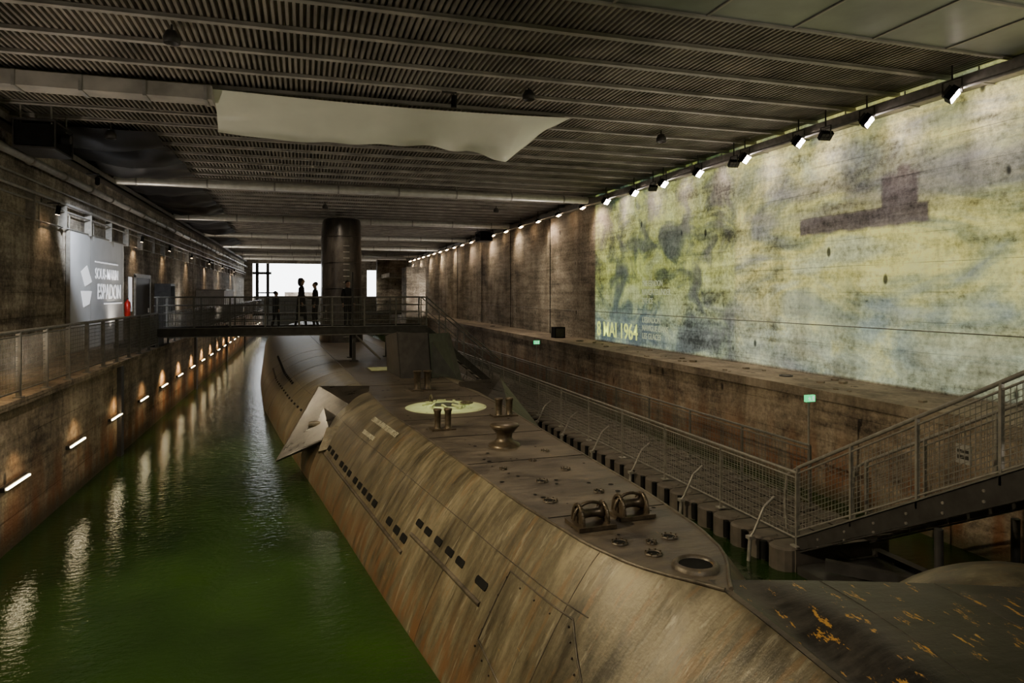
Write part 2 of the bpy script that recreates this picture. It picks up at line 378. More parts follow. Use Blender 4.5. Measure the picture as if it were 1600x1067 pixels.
def projector(x,y,z,face):
    e=empty('projector',(x,y,z)); q=MB()
    q.cbox((0,0,0),(.75,1.25,.5),'black'); q.tube((face*.3,-.3,0),(face*.62,-.3,-.02),.11,'black',16); q.tube((face*.6,-.3,-.02),(face*.63,-.3,-.02),.09,'dsteel',16)
    q.cbox((-face*.39,.2,0),(.02,.5,.3),'dsteel'); q.build('housing',e,.02)
    q=MB()
    for dx in(-.3,.3):
        for dy in(-.5,.5): q.tube((dx,dy,.2),(dx,dy,CZ-.06-z),.02,'steel',6)
    q.cbox((0,0,.33),(.8,1.3,.04),'dsteel'); q.cbox((0,0,-.28),(.8,1.3,.04),'dsteel')
    for dx in(-.4,.4):
        for dy in(-.6,.6): q.cbox((dx,dy,.02),(.03,.03,.62),'dsteel')
    q.build('frame',e)
projector(-5.7,18.2,7.75,1)
projector(11.0,42.0,7.85,-1)
e=empty('exhibition_sign',(0,0,0))
q=MB(); q.box((XL+.02,22.8,ZL+.02),(XL+.10,29.0,6.08),'white'); 
q.build('panel',e)
q=MB(); q.box((XL+.02,24.82,ZL),(XL+.105,24.84,6.08),'pipe')
q.box((XL+.02,22.76,ZL),(XL+.12,22.8,6.1),'steel'); q.box((XL+.02,29.0,ZL),(XL+.12,29.04,6.1),'steel'); q.box((XL+.02,22.76,6.08),(XL+.12,29.04,6.12),'steel')
q.build('frame',e)
text('line_1','SOUS-MARIN',.50,'text_white',mw_left(XL+.11,25.35,4.72),e)
text('line_2','ESPADON',.72,'text_white',mw_left(XL+.11,25.6,4.05),e,.95)
q=MB(); q.box((XL+.10,25.35,5.25),(XL+.112,28.2,5.29),'text_white'); q.box((XL+.10,26.4,3.86),(XL+.112,28.8,3.90),'text_white')
q.poly([(XL+.112,23.85,4.9),(XL+.112,24.45,5.1),(XL+.112,24.95,4.6),(XL+.112,24.25,4.45)],.01,'text_white')
q.poly([(XL+.112,23.85,4.3),(XL+.112,24.95,4.3),(XL+.112,24.7,3.9),(XL+.112,24.1,3.8)],.01,'text_white')
q.build('emblem',e)
e=empty('door_1')
q=MB(); q.box((XL,31.2,ZL),(XL+.06,31.35,5.0),'steel'); q.box((XL,34.1,ZL),(XL+.06,34.25,5.0),'steel'); q.box((XL,31.2,4.9),(XL+.06,34.25,5.05),'steel')
q.build('frame',e); q=MB(); q.box((XL,31.35,ZL),(XL+.03,34.1,4.9),'dsteel'); q.box((XL+.03,33.7,3.4),(XL+.08,33.75,3.6),'steel'); q.build('leaf',e)
q=MB(); q.box((XL+.005,30.2,3.5),(XL+.04,30.7,4.9),'white'); q.box((XL+.04,30.22,3.52),(XL+.045,30.68,4.88),'text_white'); q.build('notice_board')
q=MB(); q.box((XL+.01,35.2,ZL),(-5.9,36.3,4.7),'dsteel'); q.box((XL+.7,35.25,ZL+.1),(XL+.71,35.72,4.6),'black'); q.box((XL+.7,35.78,ZL+.1),(XL+.71,36.25,4.6),'black'); q.build('electrical_cabinet')
e=empty('fire_extinguisher',(XL+.16,28.2+1.2,3.35))
q=MB(); q.lathe([(0,0),(.09,0),(.1,.03),(.1,.5),(.07,.58),(.03,.62),(.03,.66),(0,.66)],(0,0,0),'red',16); q.tube((0,0,.66),(0,.12,.70),.015,'black',6); q.path([(0,0,.64),(.08,.05,.55),(.1,.1,.3),(.1,.12,.15)],.014,'black'); q.cbox((-.12,0,.4),(.06,.05,.3),'steel'); q.build('cylinder_body',e)
# ------------------------------------------------------------------ railings
def fence(name,pts,h,post,pitch,hz,mat='steel',wr=.006,postw=.05,top=.024,lean=0):
    e=empty(name); q=MB(); w=MB()
    for a,c in zip(pts,pts[1:]):
        a=Vector(a);c=Vector(c);L=(c-a).length;n=max(1,round(L/post)); up=Vector((lean,0,h))
        q.tube(a+up,c+up,top,mat,8); q.tube(a+Vector((0,0,.12)),c+Vector((0,0,.12)),.016,mat,6); q.tube(a+up*.93,c+up*.93,.014,mat,6)
        for i in range(n+1):
            pp=a.lerp(c,i/n); q.bar(pp,pp+up,postw,postw*.6,mat); q.cbox(pp+Vector((0,0,.01)),(.14,.14,.02),mat)
        k=int(L/pitch)
        for i in range(k):
            pp=a.lerp(c,(i+.5)/k); w.tube(pp+Vector((0,0,.12)),pp+up*.93,wr,mat,3,caps=False)
        for j in range(1,hz): 
            zz=Vector((0,0,.12)).lerp(up*.93,j/hz); w.tube(a+zz,c+zz,wr,mat,3,caps=False)
    q.build('rails',e); w.build('mesh_infill',e); return e
fence('walkway_railing',[(-4.6,2,ZL),(-4.6,25.0,ZL)],1.12,1.3,.06,11,'rail',.0055,.075,.032)
fence('walkway_railing',[(-4.6,26.9,ZL),(-4.6,84,ZL)],1.12,1.3,.12,6,'rail',.008,.06)
PZ=.35
e=empty('pontoon_walkway'); q=MB(); y=8.6
q.box((7.12,8.6,-.1),(8.85,58,PZ-.02),'pont')
for x in (7.5,8.0,8.5): q.box((x-.008,8.6,PZ-.02),(x+.008,58,PZ-.012),'black')
while y<58:
    q.lathe([(0,PZ),(.19,PZ),(.235,PZ-.03),(.235,-.1)],(7.12,y+.25,0),'pont',14,smooth=False)
    q.lathe([(0,PZ),(.19,PZ),(.235,PZ-.03),(.235,-.1)],(8.82,y+.25,0),'pont',10,smooth=False)
    q.tube((6.93,y+.5,PZ-.02),(6.93,y+.5,PZ-.3),.05,'black',8)
    q.box((7.12,y-.008,PZ-.02),(8.85,y+.008,PZ-.014),'black')
    y+=.5
q.build('float_cubes',e)
fence('pontoon_railing',[(7.22,8.7,PZ),(7.05,58,PZ)],1.12,2.0,.085,12,'steel',.006,.045)
fence('pontoon_railing',[(8.75,10.2,PZ),(8.75,58,PZ)],1.12,2.0,.10,10,'rail',.006,.045)
q=MB(); y=9.2
while y<40:
    q.path([(7.2,y,PZ+.62),(7.0,y-.01,PZ+.48),(6.80,y-.02,PZ+.10),(6.75,y,PZ+.02)],.02,'steel',8); q.tube((6.75,y,PZ+.02),(6.72,y,PZ-.35),.03,'steel',8); q.cbox((6.75,y,PZ+.02),(.1,.1,.05),'steel'); y+=2.05
q.build('railing_props',e)
# ---------------- staircase at right
e=empty('staircase'); q=MB(); w=MB()
SL=.555
ya,za,yb,zb=8.5,PZ+.08,3.4,PZ+.08+5.1*SL
for x in (7.24,8.55):
    q.poly([(x,ya+.25,za-.18),(x,ya+.25,za+.02),(x,yb,zb+.14),(x,yb,zb-.22)],.05,'dsteel')
    q.bar((x,ya+.2,za+.06),(x,yb,zb+.16),.1,.02,'rail'); q.bar((x,ya+.2,za-.18),(x,yb,zb-.22),.1,.02,'dsteel')
for i in range(17):
    t=(i+.6)/17.; q.box((7.24,ya-(ya-yb)*t-.14,za+(zb-za)*t+.03),(8.55,ya-(ya-yb)*t+.14,za+(zb-za)*t+.06),'steel')
q.box((7.2,2.0,zb-.1),(10.4,yb,zb+.02),'steel'); 
q.bar((7.3,8.2,.25),(8.7,6.9,.15),.12,.15,'dsteel'); q.box((7.0,6.2,-.05),(8.9,6.45,.28),'dsteel'); q.box((8.55,5.4,-.3),(8.7,9,.2),'dsteel')
q.box((7.1,3.0,-.1),(8.8,8.55,.12),'dsteel')
for x in (7.26,8.5): q.tube((x,3.5,zb-.2),(x,3.5,-1.5),.06,'dsteel',8); q.tube((x,6.3,.2),(x,6.3,1.4),.05,'dsteel',8)
for k in range(10):
    t=(k+.5)/10; 
    for dz_ in(-.08,.04): q.tube((7.2,ya-(ya-yb)*t,za+(zb-za)*t+dz_),(7.215,ya-(ya-yb)*t,za+(zb-za)*t+dz_),.018,'steel',8)
q.build('flight',e)
q=MB()
for x in (7.24,8.55):
    a=Vector((x,ya+.2,za));c=Vector((x,yb,zb)); up=Vector((0,0,1.12))
    q.tube(a+up,c+up,.026,'steel',8); q.tube(a+up*.92,c+up*.92,.014,'steel',6); q.tube(a+up*.14,c+up*.14,.014,'steel',6)
    for i in range(6):
        pp=a.lerp(c,i/5); q.bar(pp,pp+up,.05,.03,'steel')
    q.path([a+up,a+Vector((0,.25,.95)),a+Vector((0,.3,.5)),a+Vector((0,.25,.1))],.022,'steel',8)
    k=80
    for i in range(k):
        pp=a.lerp(c,(i+.5)/k); w.tube(pp+up*.14,pp+up*.92,.005,'steel',3,caps=False)
    for j in range(1,12): w.tube(a+up*(.14+.78*j/12),c+up*(.14+.78*j/12),.005,'steel',3,caps=False)
q.build('handrails',e); w.build('mesh_infill',e)
q=MB(); q.cbox((8.5,7.0,za+1.62),(.02,.22,.26),'pipe'); q.cbox((8.485,7.0,za+1.66),(.01,.16,.04),'dsteel'); q.cbox((8.485,7.0,za+1.58),(.01,.16,.05),'dsteel'); q.build('safety_notice',e)
def exitsign(loc,face,pole=0,sz=1.):
    e=empty('exit_sign',loc); q=MB()
    q.cbox((0,0,0),(.05,.34*sz,.2*sz),'green') if face in(1,-1) else q.cbox((0,0,0),(.34*sz,.05,.2*sz),'green')
    def P(a,z): return (face*.03,a*(1 if face==1 else -1),z) if face in(1,-1) else (a,-.03,z)
    s=sz
    for (a0,z0,a1,z1,r) in ((-.05,.03,-.03,-.02,.012),(-.03,-.02,.01,-.05,.009),(.01,-.05,0,-.08,.009),(-.03,-.02,-.07,-.06,.009),(-.05,.02,-.09,0,.007),(-.05,.02,0,.0,.007)):
        q.tube(Vector(P(a0*s,z0*s)),Vector(P(a1*s,z1*s)),r*s,'text_white',6)
    q.lathe([(0,-.012*s),(.014*s,0),(0,.012*s)],P(-.045*s,.055*s),'text_white',8)
    q.cbox(P(.1*s,0),(.008,.05*s,.14*s) if face in(1,-1) else (.05*s,.008,.14*s),'text_white')
    if pole: q.tube((.0,.03,.1*sz),(.0,.03,-pole),.02,'steel',8); 
    q.build('box',e)
exitsign((9.0,10.5,2.27),0,1.9,.62)
exitsign((8.9,25.7,2.29),0,1.9,.7)
exitsign((XL+.05,17.6,5.55),1,0,.8)
q=MB(); q.box((11.0,29.2,ZR),(11.5,29.7,ZR+.5),'black'); q.box((11.05,29.19,ZR+.05),(11.45,29.2,ZR+.45),'dsteel'); q.build('loudspeaker')
q=MB()
for i in range(30):
    x=random.uniform(10.5,12.);y=random.uniform(7,26); s=random.uniform(.03,.12)
    q.cbox((x,y,ZR+s*.2),(s*1.5,s,s*.4),'ledge',Matrix.Rotation(random.random()*3,3,'Z'))
q.build('ledge_rubble')
# ------------------------------------------------------------------ footbridge
BZ=3.0; BY0,BY1=25.0,26.7
e=empty('footbridge'); q=MB(); w=MB()
q.box((-4.7,BY0,BZ-.07),(4.4,BY1,BZ),'dsteel')
for y in (BY0,BY1):
    q.box((-4.7,y-.03,BZ-.22),(4.4,y+.03,BZ+.06),'dsteel'); q.box((-4.7,y-.08,BZ-.24),(4.4,y+.08,BZ-.21),'rail'); q.box((-4.7,y-.07,BZ+.05),(4.4,y+.07,BZ+.07),'rail')
for x in [ -4.5+1.1*i for i in range(9)]: q.box((x-.03,BY0,BZ-.2),(x+.03,BY1,BZ-.06),'dsteel')
for i in range(4): q.box((-5.9+i*.3,BY0+.1,ZL),( -5.6+i*.3+.02,BY1-.1,ZL+.137*(i+1)),'dsteel')
for y in (BY0,BY1):
    for z in (1.1,.82,.55,.28): q.tube((-4.7,y,BZ+z),(4.4,y,BZ+z),.028 if z==1.1 else .016,'rail',8)
    for i in range(9):
        x=-4.6+i*1.12; q.bar((x,y,BZ),(x,y,BZ+1.1),.055,.055,'rail')
    for i in range(150): w.tube((-4.6+i*.06,y,BZ+.1),(-4.6+i*.06,y,BZ+1.05),.005,'rail',3,caps=False)
for x in (1.75,3.1):
    for y in (BY0+.1,BY1-.1): q.bar((x,y,1.78),(x,y,BZ-.05),.12,.12,'dsteel'); q.cbox((x,y,1.82),(.3,.3,.04),'dsteel')
q.tube((1.75,BY0+.1,BZ-.2),(2.7,BY0+.1,1.85),.035,'steel',8)
q.tube((1.75,BY1-.1,BZ-.2),(2.7,BY1-.1,1.85),.035,'steel',8)
q.bar((1.7,BY0-.02,BZ),(1.7,BY0-.02,BZ+2.0),.06,.06,'dsteel')
for y in (BY0+.25,BY1-.25):
    q.bar((4.4,y,BZ-.1),(7.3,y,PZ+.1),.05,.24,'dsteel'); q.tube((4.4,y,BZ+1.1),(7.3,y,PZ+1.3),.024,'rail',8); q.tube((4.4,y,BZ+.6),(7.3,y,PZ+.8),.015,'rail',8)
    for i in range(5): q.bar((4.4+i*.72,y,BZ-i*.66),(4.4+i*.72,y,BZ-i*.66+1.1),.04,.04,'rail')
for i in range(13): q.box((4.45+i*.22,BY0+.25,BZ-.2-i*.2),(4.72+i*.22,BY1-.25,BZ-.17-i*.2),'steel')
q.build('structure',e); w.build('railing_mesh',e)
# ------------------------------------------------------------------ submarine
SUB=empty('submarine',(3.525,0,0),math.atan(.045))
def tab(t,x):
    if x<=t[0][0]: return t[0][1]
    for (a,va),(c,vc) in zip(t,t[1:]):
        if x<=c: k=(x-a)/(c-a); return va+(vc-va)*k
    return t[-1][1]
WW=[(.6,.05),(1.2,.55),(2,.9),(3,1.2),(4,1.38),(5,1.5),(7.3,1.76),(9.6,2.02),(15,2.55),(21,3.2),(27,3.7),(35,3.9),(58,3.8),(68,2.8),(76,1.2),(79,.1)]
WD=[(.6,.02),(4.85,.03),(5.1,.24),(5.5,.48),(6.1,.64),(7.5,.80),(10,.95),(14,1.2),(45,1.25),(60,1.0),(76,.4),(79,.05)]
ZD=[(.6,.9),(1.5,1.25),(3,1.6),(4.8,1.8),(60,1.8),(79,1.2)]
AA=[(1,1.75),(8,1.7),(14,1.35),(22,1.05),(79,.95)]
def smooth_tab(t,x): return (tab(t,x-.5)+tab(t,x)*2+tab(t,x+.5))/4
def hp(s,th,side=-1,off=0.):
    ww=smooth_tab(WW,s);wd=min(tab(WD,s),ww);zd=smooth_tab(ZD,s);a=tab(AA,s)
    si=max(0,math.sin(th));co=max(0,math.cos(th))
    x=wd+(ww-wd+off)*si**a; z=(zd+off)*co**a
    return Vector((side*x,s,z))
def th_z(s,z):
    zd=smooth_tab(ZD,s);a=tab(AA,s); return math.acos(min(1,(z/zd)**(1/a)))
ss=[.6+.2*i for i in range(120)]+[24.6+.6*i for i in range(91)]
q=MB(); NJ=26
for side in(-1,1):
    vs=[]
    for s in ss:
        for j in range(NJ+1): vs.append(hp(s,math.pi/2*j/NJ,side))
        e2=hp(s,math.pi/2,side); vs.append(Vector((e2.x*.98,s,-.8))); vs.append(Vector((e2.x*.6,s,-2.4)))
    K=NJ+3
    fs=[]
    for i in range(len(ss)-1):
        for j in range(K-1):
            f=(i*K+j,i*K+j+1,(i+1)*K+j+1,(i+1)*K+j); fs.append(f if side>0 else f[::-1])
    q.add(vs,fs,'hull',True)
q.build('hull',SUB)
q=MB(); vs=[];fs=[]
for i,s in enumerate(ss):
    wd=min(tab(WD,s),smooth_tab(WW,s)); zd=smooth_tab(ZD,s)
    vs+=[(-wd,s,zd+.006),(wd,s,zd+.006)]
for i in range(len(ss)-1): fs.append((2*i,2*i+1,2*i+3,2*i+2))
q.add(vs,fs,'deck')
for side in(-1,1):
    q.path([(side*tab(WD,s),s,1.8) for s in ss if 4.7<s<60],.02,'deck',6)
for s in (6.9,9.4,11.3,13.,15.6,18.2): q.box((-tab(WD,s),s,1.806),(tab(WD,s),s+.012,1.811),'black')
q.build('casing_deck',SUB)
q=MB()
def seam(pts,r=.010,mat='hull',side=-1): q.path([hp(s,th,side) for s,th in pts],r,mat,5)
for side in(-1,1):
    seam([(s,th_z(s,.42+.02*s)) for s in [9.6+.3*i for i in range(25)]],.03,'deck',side)
    seam([(s,th_z(s,.86)) for s in [7.2+.3*i for i in range(9)]],.03,'deck',side)
    for s0 in (5.9,8.3,10.9,13.4,16.2,19,22,25,28,31): seam([(s0,math.pi/2*j/20) for j in range(1,21)],.005,'deck',side)
    seam([(s,th_z(s,1.35)) for s in [5.6+.4*i for i in range(60)]],.007,'deck',side)
dz=[(6.95,1.28),(5.75,1.28),(5.35,.95),(5.35,.55),(6.1,.45),(6.95,.62),(6.95,1.28)]
for a,c in zip(dz,dz[1:]):
    pts=[(a[0]+(c[0]-a[0])*k/8,a[1]+(c[1]-a[1])*k/8) for k in range(9)]
    seam([(s,th_z(s,z)) for s,z in pts],.011,'deck',-1)
    for s,z in pts[::2]:
        v=hp(s,th_z(s,z)+.04,-1); q.tube(v,v+Vector((-.01,0,.01)),.010,'deck',6)
q.build('hull_seams',SUB)
q=MB()
def slot(s,z,L,W,side=-1):
    pts=[];pt2=[]
    for k in range(14):
        t=2*math.pi*k/14; ds=L/2*max(-1,min(1,1.4*math.cos(t))); dzz=W/2*max(-1,min(1,1.4*math.sin(t)))
        pts.append(hp(s+ds,th_z(s+ds,z+dzz),side,.016)); pt2.append(hp(s+ds*1.06,th_z(s+ds*1.06,z+dzz*1.15),side,.004))
    c=hp(s,th_z(s,z),side,.016); f=[(0,k+1,(k+1)%14+1) for k in range(14)]
    q.add([c]+pts,f,'black'); q.add(pts+pt2,[(k,(k+1)%14,14+(k+1)%14,14+k) for k in range(14)],'black')
for side in(-1,1):
    for s in (7.35,8.0,8.35,8.75,9.15,9.5): slot(s,1.02,.22 if s>7.5 else .28,.07,side)
    for s in (9.75,10.1,10.5,11.4,11.75,12.1,12.45,12.8,13.3,13.65,14.0,14.6,15.,15.4,15.8,16.2): slot(s,.56+.02*s,.22,.085,side)
    for k in range(22): slot(24+k*.5,1.25,.3,.05,side)
    for k in range(24): slot(17.5+k*.6,1.0,.2,.045,side)
q.build('limber_holes',SUB)
q=MB()
def hole(u,s,r,dark='black',bolts=8):
    z=1.81
    q.lathe([(r,z),(r*1.02,z+.012),(r*1.3,z+.012),(r*1.35,z)],(u,s,0),'deck',20); q.lathe([(0,z+.004),(r,z+.004)],(u,s,0),dark,20)
    for k in range(bolts):
        t=2*math.pi*k/bolts; q.tube((u+r*1.2*math.cos(t),s+r*1.2*math.sin(t),z),(u+r*1.2*math.cos(t),s+r*1.2*math.sin(t),z+.025),.008,'brass',6)
for u,s,r in ((-.34,6.0,.06),(.2,5.98,.06),(-.18,5.65,.06),(-.45,7.45,.065),(-.23,8.25,.06),(.25,7.6,.05),(.3,8.7,.05),(-.5,9.0,.04),(.05,9.3,.04),(.45,9.8,.05),(.02,6.6,.05),(-.05,5.9,.04)): hole(u,s,r)
for i in range(90):
    s=random.uniform(5.8,20);u=random.uniform(-.85,.85)*tab(WD,s); q.lathe([(0,1.813),(random.uniform(.012,.035),1.813)],(u,s,0),'black',10)
q.lathe([(.0,1.70),(.10,1.72),(.15,1.83),(.17,1.85),(.20,1.83),(.21,1.79)],(.02,5.28,0),'deck',24); q.lathe([(0,1.822),(.15,1.822)],(.02,5.28,0),'black',24)
q.build('deck_openings',SUB)
def bollards(u,s,h,r,sp):
    q=MB()
    for k in(-1,1):
        q.lathe([(0,h+1.8),(r*1.2,h+1.8),(r*1.25,h+1.77),(r,h+1.74),(r*.9,1.86),(r*1.3,1.81)],(u+k*sp/2,s,0),'brass',16)
    q.cbox((u,s,1.82),(sp+r*4,r*4,.03),'brass'); q.build('bollard_pair',SUB)
bollards(.1,17,.5,.09,.26); bollards(-.62,11.95,.38,.06,.19); bollards(.85,12.9,.36,.07,.22)
q=MB(); q.lathe([(0,2.17),(.12,2.17),(.22,2.15),(.235,2.12),(.2,2.08),(.13,2.0),(.12,1.93),(.16,1.87),(.24,1.84),(.26,1.81),(.26,1.8)],(0,10.4,0),'brass',28); q.build('capstan',SUB)
def fairlead(u,s):
    q=MB()
    q.cbox((u,s,1.83),(.42,.36,.04),'brass')
    for k in(-1,1):
        q.torus((u+k*.14,s,1.84),.13,.022,'brass','X',16,8,0,math.pi,1.5)
        q.poly([(u+k*.14,s-.13,1.84),(u+k*.14,s+.13,1.84),(u+k*.14,s+.1,1.98),(u+k*.14,s-.1,1.98)],.02,'brass')
    q.lathe([(0,-.13),(.08,-.13),(.05,-.08),(.045,0),(.05,.08),(.08,.13),(0,.13)],(u,s,1.94),'brass',16,'X')
    q.torus((u,s,1.88),.19,.018,'brass','Y',16,6,0,math.pi,.9); q.build('roller_fairlead',SUB)
fairlead(-.38,6.55); fairlead(.17,6.7)
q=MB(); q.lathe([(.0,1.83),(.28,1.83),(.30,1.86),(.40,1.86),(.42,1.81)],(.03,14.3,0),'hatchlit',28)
q.lathe([(0,1.812),(.84,1.812),(.86,1.806)],(.03,14.3,0),'hatchlit',36)  # flat disc paints the ring of projected light around the hatch
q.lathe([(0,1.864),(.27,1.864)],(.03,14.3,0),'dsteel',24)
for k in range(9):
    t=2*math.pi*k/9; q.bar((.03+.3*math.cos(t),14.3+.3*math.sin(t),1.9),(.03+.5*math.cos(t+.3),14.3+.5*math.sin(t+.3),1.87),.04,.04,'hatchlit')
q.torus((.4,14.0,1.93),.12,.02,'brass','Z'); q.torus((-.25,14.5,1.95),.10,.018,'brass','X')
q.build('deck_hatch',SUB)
q=MB(); q.box((-.5,21.6,1.81),(.35,22.6,1.83),'hatchlit'); q.box((-.56,21.5,1.805),(.41,22.7,1.815),'deck'); q.build('deck_light_patch',SUB)  # pale slab painted in for a projected rectangle of light
for sd in(-1,1):
    q=MB()
    A=[(sd*3.35,16.6,.40),(sd*2.35,17.6,1.92),(sd*1.15,17.4,1.9),(sd*1.35,16.3,1.35),(sd*2.2,16.1,.95)]
    q.poly(A,.09,'sail')
    B=[(sd*3.35,16.6,.40),(sd*2.35,17.6,1.92),(sd*2.75,17.9,.9),(sd*2.9,17.6,.5)]
    q.poly(B,.06,'deck')
    q.poly([(sd*2.5,15.6,.75),(sd*2.3,15.9,1.2),(sd*1.3,15.8,1.25),(sd*1.4,15.5,.98)],.12,'hull')
    q.tube((sd*1.5,16.4,1.2),(sd*2.6,16.9,1.1),.11,'hull',12)
    q.build('bow_plane',SUB)
q=MB()
q.poly([(.05,19.6,1.8),(.85,19.3,1.8),(.8,19.5,3.05),(.0,19.9,3.1)],.06,'dsteel')
q.poly([(.85,19.3,1.8),(1.95,19.9,1.5),(1.7,20.6,3.0),(.8,19.5,3.05)],.06,'dsteel')
q.poly([(.05,19.6,1.8),(.0,19.9,3.1),(-.05,21.6,2.9),(.0,21.6,1.8)],.06,'dsteel')
q.poly([(1.95,19.9,1.5),(1.7,20.6,3.0),(1.5,22.4,2.8),(1.7,22.4,1.6)],.06,'dsteel')
q.poly([(.0,19.9,3.1),(.8,19.5,3.05),(1.7,20.6,3.0),(1.5,22.4,2.8),(-.05,21.6,2.9)],.04,'dsteel')
q.build('sonar_housing',SUB)
q=MB(); prof=[]
N=48; levels=[(1.75,1.08),(2.4,1.02),(4,1.0),(6,.98),(7.75,.96),(7.95,.93),(8.0,.88)]
vs=[]
for z,k in levels:
    for i in range(N):
        t=2*math.pi*i/N; x=math.sin(t)*.98*k; c=-math.cos(t)
        y=35.9+ (c*1.1*k if c<0 else c*7.5*k); 
        if c>0: x*= (1-.55*c*c)
        vs.append((x,y,z))
fs=[(k*N+i,k*N+(i+1)%N,(k+1)*N+(i+1)%N,(k+1)*N+i) for k in range(len(levels)-1) for i in range(N)]
q.add(vs,fs,'sail',True); q.add(vs[-N:],[tuple(range(N))],'sail')
for z in (3.2,4.5,5.8,7.1):
    pts=[]
    for i in range(N+1):
        t=2*math.pi*i/N; x=math.sin(t)*.995; c=-math.cos(t); y=35.9+(c*1.11 if c<0 else c*7.5)
        if c>0: x*=(1-.55*c*c)
        pts.append((x,y,z))
    q.path(pts,.012,'sail',4)
for k in range(16): q.tube((-.05+0,34.72,2.1+k*.3),(.25,34.74,2.1+k*.3),.015,'steel',5)
q.build('sail',SUB)
# bow fairing right side
q=MB()
def bf(u,v):
    U=-.04+u*3.4; sb=5.0-.14*U-.02*U*U; s=sb-(4.6)*v
    z=1.80-.085*U - .17*math.exp(-((U-.28)/.25)**2)*min(1,v*6) -1.2*v*v - .10*v
    z-= max(0,u-.85)**2*12
    return Vector((U,s,z))
q.grid(bf,50,40,'bow')
per=[bf(i/40,0) for i in range(41)]+[bf(1,j/40) for j in range(1,41)]+[bf(1-i/40,1) for i in range(1,41)]
vs=per+[Vector((p.x*.8,p.y-(.5 if i<41 else 0),-.6)) for i,p in enumerate(per)]
k=len(per); q.add(vs,[(i,i+1,k+i+1,k+i) for i in range(k-1)],'bow',True)
for u in (.3,.62): q.path([bf(u,j/30)+Vector((0,0,.0)) for j in range(31)],.006,'bow',5)
q.build('bow_fairing',SUB)
q=MB()
q.grid(lambda u,v:Vector((2.85+1.35*math.cos(u*2*math.pi)*math.cos(v*math.pi/2),4.75+.6*math.sin(u*2*math.pi)*math.cos(v*math.pi/2),1.0+.60*math.sin(v*math.pi/2)**.8)),40,12,'hull')
q.build('bow_dome',SUB)
def flank(s,z):
    p0=hp(s,th_z(s,z),-1,.012); up=(hp(s,th_z(s,z+.12),-1)-hp(s,th_z(s,z-.12),-1)).normalized()
    a=(hp(s-1,th_z(s-1,z),-1,.0)-hp(s,th_z(s,z),-1,.0)).normalized(); nn=a.cross(up).normalized(); up=nn.cross(a)
    p0=p0+nn*.02
    return Matrix(((a.x,up.x,nn.x,p0.x),(a.y,up.y,nn.y,p0.y),(a.z,up.z,nn.z,p0.z),(0,0,0,1)))
text('caption_1',"L'ESPADON AVANT DE NAVIGUER",.15,'text_hull',flank(14.2,1.62),SUB,.8)  # projected captions imitated by pale lettering on the hull
text('caption_2',"SOUS LA BANQUISE",.12,'text_hull',flank(14.0,1.42),SUB,.8)
# ------------------------------------------------------------------ projected lettering on right wall
e=empty('projected_caption')
text('date','8 MAI 1964',.86,'text_yel',mw_right(XR-.012,27.2,2.45),e,.92)
for k,l in enumerate(("L'ESPADON","NAVIGUE DANS","LES GLACES")): text('caption_fr_%d'%k,l,.30,'text_dim',mw_right(XR-.012,23.1,3.15-.30*k),e,.9)
for k,l in enumerate(("THE ESPADON","NAVIGATES UNDER","THE ICE")): text('caption_en_%d'%k,l,.30,'text_dim',mw_right(XR-.012,23.1,4.5-.32*k),e,.78)
# ------------------------------------------------------------------ lamps right wall
def flood(x,y,z,power,target,mat='lamp',col=(1,.88,.72),lit=True,ang=110,s=1.):
    e=empty('wall_floodlight',(x,y,z)); q=MB()
    d=(Vector(target)-Vector((x,y,z))).normalized(); rot=d.to_track_quat('-Z','Y').to_matrix()
    q.cbox((0,0,0),(.36*s,.26*s,.12*s),'black',rot)
    for kx in(-.115,0,.115):
        for ky in(-.06,.06): q.cbox(rot@Vector((kx*s,ky*s,-.065*s)),(.095*s,.10*s,.012),mat,rot)
    for i in range(5): q.cbox(rot@Vector((-.14*s+.07*s*i,0,.09*s)),(.012,.2*s,.07*s),'dsteel',rot)
    for k in(-1,1): q.bar(Vector((0,k*.2*s,0)),Vector((0,k*.2*s,.26*s)),.02,.02,'dsteel')
    q.bar(Vector((0,-.2*s,.26*s)),Vector((0,.2*s,.26*s)),.02,.02,'dsteel'); q.tube((0,0,.26*s),(0,0,min(.6,CZ-.06-z)),.018,'dsteel',6)
    q.build('housing',e)
    if lit: light('SPOT','beam',tuple(d*.12*s),power,col,e,.08,None,ang,.9).rotation_euler=d.to_track_quat('-Z','Y').to_euler()
    return e
ys=[9.7,11.7,13.8,15.9,18.2,20.3,22.4,24.8]
for i,y in enumerate(ys):
    flood(11.5,y,7.9,13,(12.2,y-.9,7.0),ang=140,s=1.0)
for y in (12.9,16.4,21.0): flood(11.5,y,7.85,0,(11,y-3,4),'dsteel',lit=False,s=.8)
i=0; y=27.2
while y<82:
    flood(11.5,y,7.95,100 if i%2==0 else 0,(12.3,y-.8,6.0),'lampw',(1,.78,.54),lit=(i%2==0),ang=140,s=.8); y+=2.9; i+=1
def spotlamp(x,y,z,power,target,lit=True,col=(1,.70,.40),ang=80,mat='lampw'):
    e=empty('wall_spotlight',(x,y,z)); q=MB(); d=(Vector(target)-Vector((x,y,z))).normalized()
    q.tube(-d*.12,d*.12,.06,'black',12); q.tube(d*.121,d*.125,.05,mat,12); q.tube((0,0,.0),(0,0,.18),.015,'dsteel',6); q.cbox((-.1,0,.18),(.3,.06,.03),'dsteel'); q.build('can',e)
    if lit: light('SPOT','beam',tuple(d*.14),power,col,e,.04,None,ang,.8).rotation_euler=d.to_track_quat('-Z','Y').to_euler()
for i,(y,pw) in enumerate(((12,45),(16.5,40),(21,20),(31,40),(37,40),(44,50),(52,60),(60,70),(70,80))):
    spotlamp(-6.25,y,6.45,pw,(-6.75,y+.2,3.5),ang=105)
